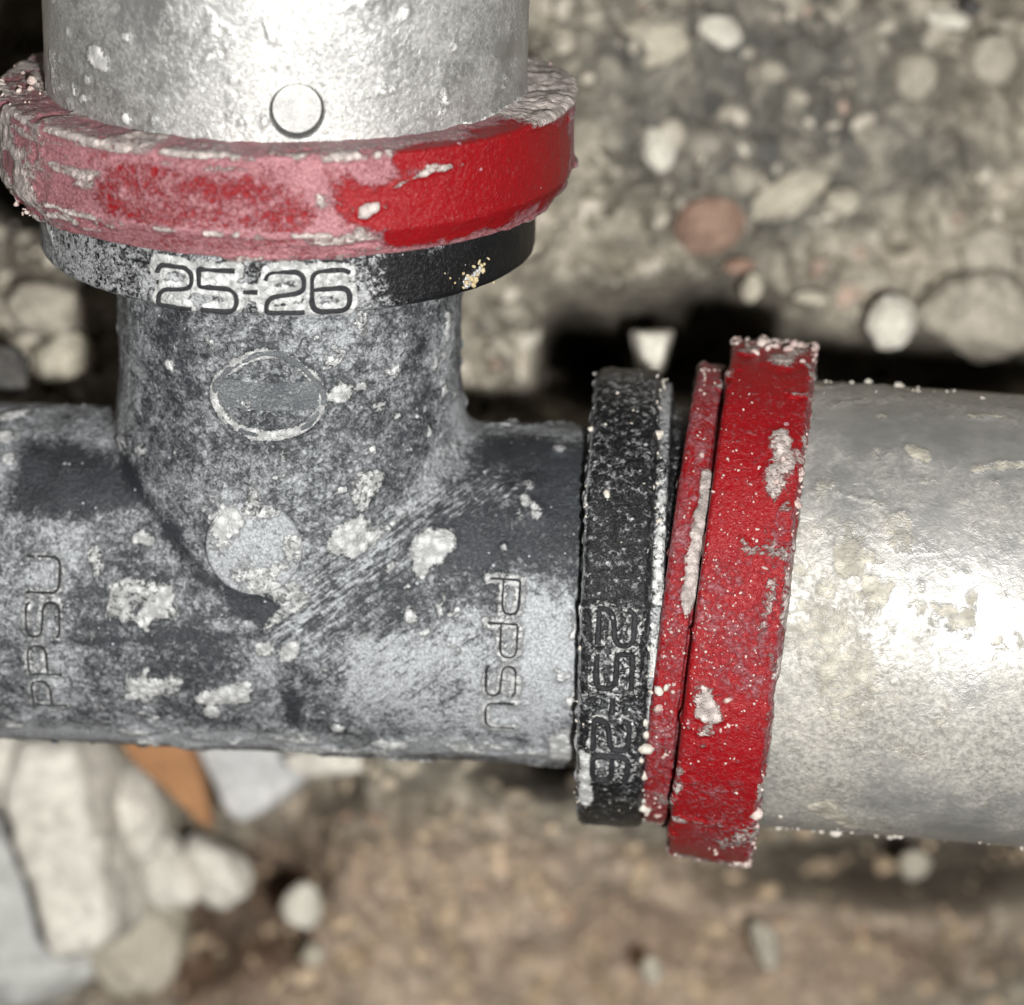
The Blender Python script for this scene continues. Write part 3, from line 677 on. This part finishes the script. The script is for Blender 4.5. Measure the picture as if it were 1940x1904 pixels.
# branch: red ring
RR = 1.69
sr0 = solve(BR, 486, 1.62)-.02; sr1 = solve(BR, 446, RR); sr2 = solve(BR, 303, RR); 
RSB = 1.405
def f(V, s, th, pr):
    side_ = np.sin(th)*np.sign(BR.t[0])                          # -1 left, +1 right
    aniso = fbm(np.c_[th*RR*2.2, s*16, s*0], 1, 4, 210)
    d = .74+.35*(fbm(V, 2.2, 3, 8)-.5)+.5*(aniso-.5)
    rose = capsules(V, rs(BR, [(230, 370, 52), (350, 390, 56), (480, 395, 52), (560, 400, 40)], RR), soft=.03, warp=.05, wscale=9); d = d-.22*rose
    cl = capsules(V, rs(BR, [(660, 380, 34), (700, 400, 34), (800, 380, 60), (950, 330, 90), (1060, 300, 80)], RR), soft=.06, warp=.08, wscale=11)
    cl = np.maximum(cl, capsules(V, rs(BR, [(760, 300, 20), (900, 300, 40), (760, 450, 34), (850, 440, 30), (950, 380, 60)], RR), soft=.03, warp=.05, wscale=11))
    d = d*(1-cl)+(.06+.5*np.clip(aniso-.55, 0, 1))*cl
    dust_l = capsules(V, rs(BR, [(-5, 250, 60), (130, 320, 56)], RR), soft=.04, warp=.09)*.5
    d = d+dust_l*.35
    pale = capsules(V, rs(BR, [(560, 300, 14), (610, 360, 26), (640, 400, 14), (600, 440, 14)], RR), soft=.05, warp=.05)
    d = d+.28*pale
    edge = np.exp(-((s-sr2)/.018)**2)+np.exp(-((s-sr1)/.016)**2)
    d = d+.45*edge*(1-cl)
    top = sstep(sr2+.01, sr2+.04, s)
    d = d+.15*top*(1-.4*cl)
    c = top*sstep(.8, .93, np.abs(side_))*sstep(.3, .45, fbm(V, 6, 3, 77))*.8
    c = np.maximum(c, capsules(V, rs(BR, [(5, 330, 14), (60, 390, 10), (160, 425, 8), (230, 438, 5)], RR), soft=.03, warp=.05, wscale=8)*.9)
    c = np.maximum(c, capsules(V, rs(BR, [(10, 220, 26), (30, 300, 20), (60, 290, 10)], RR), soft=.05, warp=.1, wscale=8)*.75)
    for L, a in (([(690, 400, 12), (712, 392, 8)], .8), ([(668, 395, 6)], .7), ([(730, 390, 7)], .7), ([(745, 355, 4), (820, 318, 5)], .7), ([(810, 318, 5), (880, 312, 2)], .7), ([(960, 418, 3), (900, 412, 3), (860, 430, 2)], .6)):
        c = np.maximum(c, capsules(V, rs(BR, L, RR), soft=.015, warp=.03, wscale=12)*a)
    c = np.maximum(c, .8*sstep(.80, .9, side_)*sstep(sr2-.03, sr2, s))
    c = np.maximum(c, (1-cl)*(1-.8*rose)*.62*sstep(.52, .66, aniso+.10*(fbm(V, 7, 3, 211)-.5)))
    c = np.maximum(c, (1-cl)*.8*np.clip(edge, 0, 1)*sstep(.38, .5, fbm(V, 6, 3, 212)))
    lft = sstep(-.62, -.85, side_); c = np.maximum(c, .75*lft*sstep(.42, .56, fbm(V, 5, 4, 213)))
    c = np.maximum(c, .7*top*(1-.7*cl)*sstep(.45, .6, fbm(V, 6, 3, 214)))
    return d, c
rr = ring('red_ring', BR, [(sr0-.02, 1.3), (sr0, 1.60), (sr1, RR), (sr2, RR-.01), (sr2+.012, RR-.035), (sr2+.016, 1.50), (sr2+.018, 1.36)], 'red', f, ragged=.05, step=.011, rr=.012)
sp = []
for _ in range(60):
    th_ = rng.choice([-1, 1])*rng.uniform(1.1, 2.0); s_ = sr2+.01+rng.uniform(0, .02); r_ = RR-rng.uniform(.0, .26)
    sp.append((BR.pt(s_, r_, th_), rng.uniform(.01, .035)))
for _ in range(90):
    th_ = -np.sign(BR.t[0])*rng.uniform(1.0, 1.7); s_ = rng.choice([sr1, sr0, sr2])+rng.normal(0, .02); sp.append((BR.pt(s_, RR-.02-(.05 if s_ < sr1 else 0), th_), rng.uniform(.01, .028)))
grains('sand_grains', sp, 'pinkgrain', rr)

# branch: steel sleeve with round inspection hole
se0 = solve(BR, 284, RSB)
hs, hth = BR.hit(563, 212, RSB); HR = .145
pr = [(se0, 1.30), (se0, RSB-.012), (se0+.012, RSB)]; s_ = se0+.012
while s_ < se0+5.5:
    s_ += .005 if abs(s_-hs) < .2 else (.014 if s_ < se0+1.8 else .06); pr.append((s_, RSB))
pr = np.array(pr); ths = []; th_ = -math.pi
while th_ < math.pi-1e-3:
    ths.append(th_); th_ += .005/RSB if abs(th_-hth) < .2/RSB else (.014/RSB if abs(th_) < 1.8 else .05/RSB)
V, F, N, s, th = revolve(BR, pr, np.array(ths))
N = BR.nrm(th); dh = np.hypot(s-hs, (th-hth)*RSB); dent = sstep(HR+.006, HR-.004, dh)
dust = .50+.5*(fbm(V, 1.6, 3, 18)-.5)+.4*(fbm(V, 5.5, 3, 118)-.5); crust = np.zeros(len(V))
fa = lambda L: rs(BR, L, RSB)
dust = add(V, dust, fa([(100, 50, 30), (110, 200, 30)]), .2, soft=.1)
dust = add(V, dust, fa([(330, 60, 120), (250, 180, 60)]), -.10, soft=.2)
dust = add(V, dust, fa([(560, 160, 110), (600, 250, 100)]), .25, soft=.25)  # pale film added to paint part of the flash highlight
for L in ([(180, 105, 22), (195, 120, 14)], [(142, 175, 10), (140, 165, 8)], [(165, 150, 10)], [(500, 45, 4), (520, 75, 4)], [(770, 20, 7), (765, 30, 6)], [(1000, 170, 12), (960, 205, 8), (880, 240, 6)], [(240, 70, 9)], [(130, 60, 8)], [(860, 90, 8)], [(100, 130, 8)], [(240, 225, 10)]):
    crust = np.maximum(crust, capsules(V, fa(L), soft=.02, warp=.03, wscale=12)*.8)
dust = add(V, dust, fa([(945, 95, 16), (985, 90, 12)]), -.5, soft=.04, warp=.06)
lf = capsules(V, fa([(110, 60, 40), (130, 200, 60)]), soft=.15)
crust = np.maximum(crust, .55*sstep(.64, .76, fbm(V, 7, 4, 119)+.12*lf))*(1-dent)
V = V+N*(.002*(fbm(V, 7, 3, 3)-.5)+.015*crust-.10*dent)[:, None]
dust = dust*(1-dent)
slv = part('steel_sleeve', V, F, M['steel'], dict(dust=dust, crust=crust))
# window floor, painted black for the dark of the gap, and its pale disc
g = np.linspace(-1, 1, 40)
def hole_disc(name, R, off_s, rad, dome, mat, parent):
    nr, na = 14, 64; VV = [BR.pt(hs+off_s, R+dome, hth)]
    for i in range(1, nr+1):
        for a in np.linspace(0, 2*math.pi, na, endpoint=False):
            q = rad*i/nr; VV.append(BR.pt(hs+off_s+q*math.sin(a), R+dome*(1-(i/nr)**2), hth+q*math.cos(a)/RSB))
    VV = np.array(VV); FF = [[0, 1+a, 1+(a+1) % na] for a in range(na)]
    for i in range(nr-1):
        for a in range(na): FF.append([1+i*na+a, 1+(i+1)*na+a, 1+(i+1)*na+(a+1) % na, 1+i*na+(a+1) % na])
    return part(name, VV, FF, M[mat], dict(dust=np.full(len(VV), .5), crust=np.zeros(len(VV))), parent=parent)
hole_disc('inspection_hole', RSB-.085, 0, HR+.004, 0, 'void', slv)
hole_disc('window_disc', RSB-.022, .013, HR-.012, .016, 'disc', slv)

# run: black collar
RK = 1.42
k0 = .484+1.373; k1 = k0+.40
def f(V, s, th, pr):
    d = .33+.25*(fbm(V, 2.5, 3, 44)-.5)
    d = add(V, d, rs(RUN, [(1175, 1120, 60), (1165, 1450, 50)], RK), .06, soft=.1)
    d = add(V, d, rs(RUN, [(1165, 1170, 26), (1160, 1440, 26)], RK), .08, soft=.08)
    e = np.exp(-((s-k0)/.015)**2); d = d+.35*e
    c = .85*e*sstep(.55, .7, fbm(V, 12, 2, 3)); c = np.maximum(c, .42*sstep(.66, .76, fbm(V, 7, 4, 69)))
    c = np.maximum(c, capsules(V, rs(RUN, [(1110, 1430, 10), (1110, 1520, 8)], RK), soft=.03)*.8)
    d_ = near_strokes(V, *layout(*T4)); c = np.maximum(c, .50*sstep(.06, .035, d_+.05*(fbm(V, 8, 2, 5)-.5)))
    return d, c
bk2 = ring('black_collar', RUN, [(k0-.005, 1.0), (k0, 1.37), (k0+.03, RK), (k1-.03, RK), (k1, 1.38), (k1+.005, 1.2)], 'black', f, step=.012)
write('25-26', RUN, RK, (1136, 1152), (1122, 1472), .205, 'letter', bk2, [1, 1, .5, 1, 1], .24, .017, .040, flip=-1 if RUN.t[1] > 0 else 1, dustv=.2)
sp = []
for th_ in np.linspace(-1.5, 1.5, 70):
    for q in range(2):
        tt = th_+rng.normal(0, .04)
        if vnoise(np.array([[tt*4, 0, q]]), 1.7, 5)[0] < .5: continue
        if rng.random() < .7: sp.append((RUN.pt(k0+rng.normal(.0, .008), 1.39+rng.normal(0, .01), tt), rng.uniform(.006, .02)))
        if rng.random() < .7: sp.append((RUN.pt(k1+rng.normal(0, .012), 1.38+rng.normal(0, .01), tt), rng.uniform(.008, .028)))
for _ in range(60):
    tt = rng.uniform(-1.5, 1.5); sp.append((RUN.pt(rng.uniform(k0, k1), RK, tt), rng.uniform(.006, .014)))
for (u, v, r) in ((1131, 735, 9), (1143, 720, 6), (1268, 745, 11), (1264, 735, 9), (1110, 1020, 8), (1112, 1040, 7), (1170, 745, 6)):
    sp.append((RUN.at(u, v, RK), r/320) if RUN.hit(u, v, RK)[0] < k1+.02 else (px(u, v, .25), r/320))
grains('sand_grains', sp, 'grain', bk2)

# gasket lip between the collars
def f(V, s, th, pr):
    d = .35+.3*(fbm(V, 4, 3, 64)-.5)
    lip = np.exp(-((s-(k1+.035))/.035)**4)
    c = lip*sstep(.25, .4, fbm(V, 7, 3, 12)+.12*np.cos(th*1.0)-.05)
    c = c*sstep(-1.3, -.1, -np.sign(RUN.t[1])*th+.35*(fbm(V, 3, 2, 90)-.5))*.62+.05*c
    return d+.3*lip, c
ring('gasket_lip', RUN, [(k1-.02, 1.34), (k1+.06, 1.345), (k1+.08, 1.2), (k1+.36, 1.2), (k1+.6, 1.2)], 'black', f, ragged=.02)

# run: red ring, two steps
Rb = 1.60
bs = -.245; be = .245
def f(V, s, th, pr):
    fa = lambda L: rs(RRING, L, Rb)
    d = .16+.2*(fbm(V, 2.5, 3, 54)-.5)
    d = add(V, d, fa([(1360, 1130, 60), (1390, 1260, 50)]), .26, soft=.15)
    d = add(V, d, fa([(1480, 1000, 30), (1440, 1300, 26)]), .25, soft=.08)
    d = add(V, d, fa([(1370, 1520, 60), (1360, 1600, 60)]), .16, soft=.1)
    fl = s < bs-.01
    d = d+.22*fl
    e = np.exp(-((s-be)/.02)**2); d = d+.3*e
    c = np.zeros(len(V))
    for L, a in (([(1480, 830, 22), (1490, 880, 26), (1465, 930, 20)], .72), ([(1505, 850, 8), (1490, 960, 10)], .6), ([(1465, 1060, 12), (1455, 1150, 12), (1445, 1200, 9)], .62), ([(1340, 1320, 16), (1345, 1345, 26)], .8),
                 ([(1330, 1300, 8), (1385, 1335, 6)], .6), ([(1285, 1460, 8), (1282, 1500, 7)], .7), ([(1475, 690, 30), (1520, 670, 20)], .6), ([(1400, 1590, 14), (1410, 1560, 10)], .6)):
        c = np.maximum(c, capsules(V, fa(L), soft=.05, warp=.06, wscale=12)*a)
    c = np.maximum(c, capsules(V, rs(RRING, [(1338, 900, 8), (1325, 1000, 14), (1305, 1120, 14), (1298, 1160, 8)], 1.43), soft=.02, warp=.04, wscale=10)*.9*fl)
    c = np.maximum(c, .75*sstep(1.2, 1.5, np.abs(th))*sstep(.48, .6, fbm(V, 5, 3, 66)))
    c = np.maximum(c, .55*sstep(.62, .74, fbm(V, 6, 4, 67)+.06*sstep(be-.12, be-.02, s)))
    c = np.maximum(c, .7*np.exp(-((s-be)/.03)**2)*sstep(.45, .6, fbm(V, 7, 3, 68)))
    return d, c
r2 = ring('red_ring', RRING, [(bs-.20, 1.2), (bs-.195, 1.40), (bs-.17, 1.43), (bs-.035, 1.43), (bs-.03, 1.37), (bs-.006, 1.37), (bs, Rb-.02), (bs+.02, Rb), (be-.02, Rb+.01), (be, Rb-.01), (be+.01, 1.38)], 'red', f, ragged=.05, step=.011, rr=.014)
sp = []
for _ in range(260):
    th_ = rng.choice([-1, 1])*rng.normal(1.5, .12); s_ = rng.uniform(bs, be); sp.append((RRING.pt(s_, Rb+rng.normal(0, .01), th_), rng.uniform(.008, .032)))
for _ in range(130):
    th_ = rng.uniform(-1.5, 1.5); s_ = be+rng.normal(0, .012); sp.append((RRING.pt(s_, Rb-.01, th_), rng.uniform(.006, .018)))
for _ in range(120):
    th_ = rng.uniform(-1.5, 1.5); s_ = rng.uniform(bs-.18, bs-.05); sp.append((RRING.pt(s_, 1.435, th_), rng.uniform(.006, .017)))
for _ in range(520):  # tiny grains standing in for glints where the ring catches the flash
    th_ = rng.normal(0, .42); s_ = rng.uniform(bs, be); sp.append((RRING.pt(s_, Rb, th_), rng.uniform(.004, .010)))
for (u, v, r) in ((1545, 675, 14), (1500, 700, 14), (1520, 690, 10), (1440, 655, 12), (1415, 640, 10), (1470, 660, 13), (1430, 672, 10), (1480, 680, 10), (1395, 1500, 7), (1530, 895, 9), (1470, 915, 11), (1483, 870, 9)):
    s1_, t1_ = RRING.hit(u, v, Rb); sp.append((RRING.pt(min(max(s1_, bs), be+.01), Rb+.01, t1_), r/320))
for _ in range(130):
    th_ = rng.choice([-1, 1])*rng.normal(1.45, .12); s_ = rng.normal(be-.06, .08); sp.append((RRING.pt(min(max(s_, bs), be), Rb+.01, th_), float(np.exp(rng.normal(-4.0, .5)))))
grains('sand_grains', sp, 'pinkgrain', r2)
sp = []
for _ in range(330):  # added pale specks imitating specular sparkle on the ring front
    th_ = rng.normal(0, .27)*1.0+.05*np.sign(-RRING.t[1]); s_ = rng.uniform(bs-.17, be-.02)
    if bs-.035 < s_ < bs+.01: continue
    sp.append((RRING.pt(s_, Rb+.004 if s_ > bs else 1.434, th_), float(np.exp(rng.normal(-4.9, .35)))))
grains('sand_grains', sp, 'pinkgrain', r2, gate=False)
sp = [(RUN.at(1232, 1310, 1.43)+[0, 0, .02], .03), (RUN.at(1248, 1308, 1.43)+[0, 0, .02], .035), (RUN.at(1262, 1302, 1.43)+[0, 0, .02], .028), (px(1218, 1524, .75), .07), (px(1232, 1528, .7), .05)]
grains('sand_grains', sp, 'grain', r2)

# run: steel sleeve, crusted
RS2 = 1.385
e0 = -1.05
pr = [(e0, 1.25), (e0+.002, RS2-.01), (e0+.012, RS2)]; s_ = e0+.012
while s_ < 6:
    s_ += .013 if s_ < 1.5 else .06; pr.append((s_, RS2))
V, F, N, s, th = revolve(RSLV, np.array(pr), ring_thetas(RS2, .013)); N = RSLV.nrm(th)
fa = lambda L: rs(RSLV, L, RS2)
dust = .50+.8*(fbm(V, .9, 4, 28)-.5)
dust = add(V, dust, fa([(1600, 800, 60), (1700, 800, 80), (1900, 840, 70)]), -.40, soft=.2)
dust = add(V, dust, fa([(1660, 1470, 50), (1700, 1520, 40)]), -.15, soft=.15)
dust = add(V, dust, fa([(1850, 1430, 110), (1950, 1380, 140)]), .40, soft=.3)
wide = capsules(V, fa([(1480, 1100, 80), (1560, 1250, 120), (1560, 1400, 110), (1540, 1520, 70)]), soft=.35, warp=.3, wscale=2.5)
crust = wide*(.42+.35*(fbm(V, 3.5, 4, 128)-.5)*2)
band = capsules(V, fa([(1520, 1060, 60), (1700, 1120, 60), (1880, 1190, 50)]), soft=.2, warp=.2, wscale=3)
crust = np.maximum(crust, .75*band*sstep(.46, .58, fbm(V, 7, 4, 129)))
crust = np.maximum(crust, .5*sstep(.60, .72, fbm(V, 3, 5, 130)))
dust = dust+.45*(fbm(V, 3.2, 4, 131)-.5)+.35*wide
for L, a in (([(1560, 1530, 30), (1610, 1560, 22)], .9), ([(1480, 1545, 6), (1700, 1530, 8)], .0), ([(1720, 850, 12), (1755, 870, 12)], .85), ([(1840, 790, 10), (1910, 790, 10)], .8), ([(1575, 770, 9), (1640, 755, 5)], .7), ([(1670, 790, 12)], .7), ([(1850, 890, 12), (1930, 880, 10)], .6),
             ([(1575, 930, 4), (1670, 955, 4)], .7), ([(1520, 735, 10), (1700, 728, 6)], .7), ([(1650, 730, 12)], .8), ([(1850, 1000, 10)], .5)):
    crust = np.maximum(crust, a*capsules(V, fa(L), soft=.025, warp=.04, wscale=8))
# plaster edge: smooth film to the right of a ragged line
V = V+N*(.005*(fbm(V, 4, 3, 3)-.5)+.024*crust*(fbm(V, 11, 3, 6)*1.6-.3)+.003*(fbm(V, 18, 2, 9)-.5))[:, None]
s2 = part('steel_sleeve', V, F, M['steel2'], dict(dust=dust, crust=crust))
sp = []
for _ in range(80):
    th_ = rng.choice([-1, 1], p=[.35, .65])*rng.normal(1.45, .09)*np.sign(-RSLV.t[1])*-1; s_ = rng.uniform(-.75, .1 if rng.random() < .7 else 1.5)
    sp.append((RSLV.pt(s_, RS2+.0, th_), rng.uniform(.01, .03)))
for u, v, r in ((1645, 728, 13), (1660, 742, 9), (1478, 1545, 8), (1560, 745, 7), (1740, 742, 6)):
    s1_, t1_ = RSLV.hit(u, v, RS2); sp.append((RSLV.pt(s1_, RS2, t1_), r/320))
grains('sand_grains', sp, 'grain', s2)
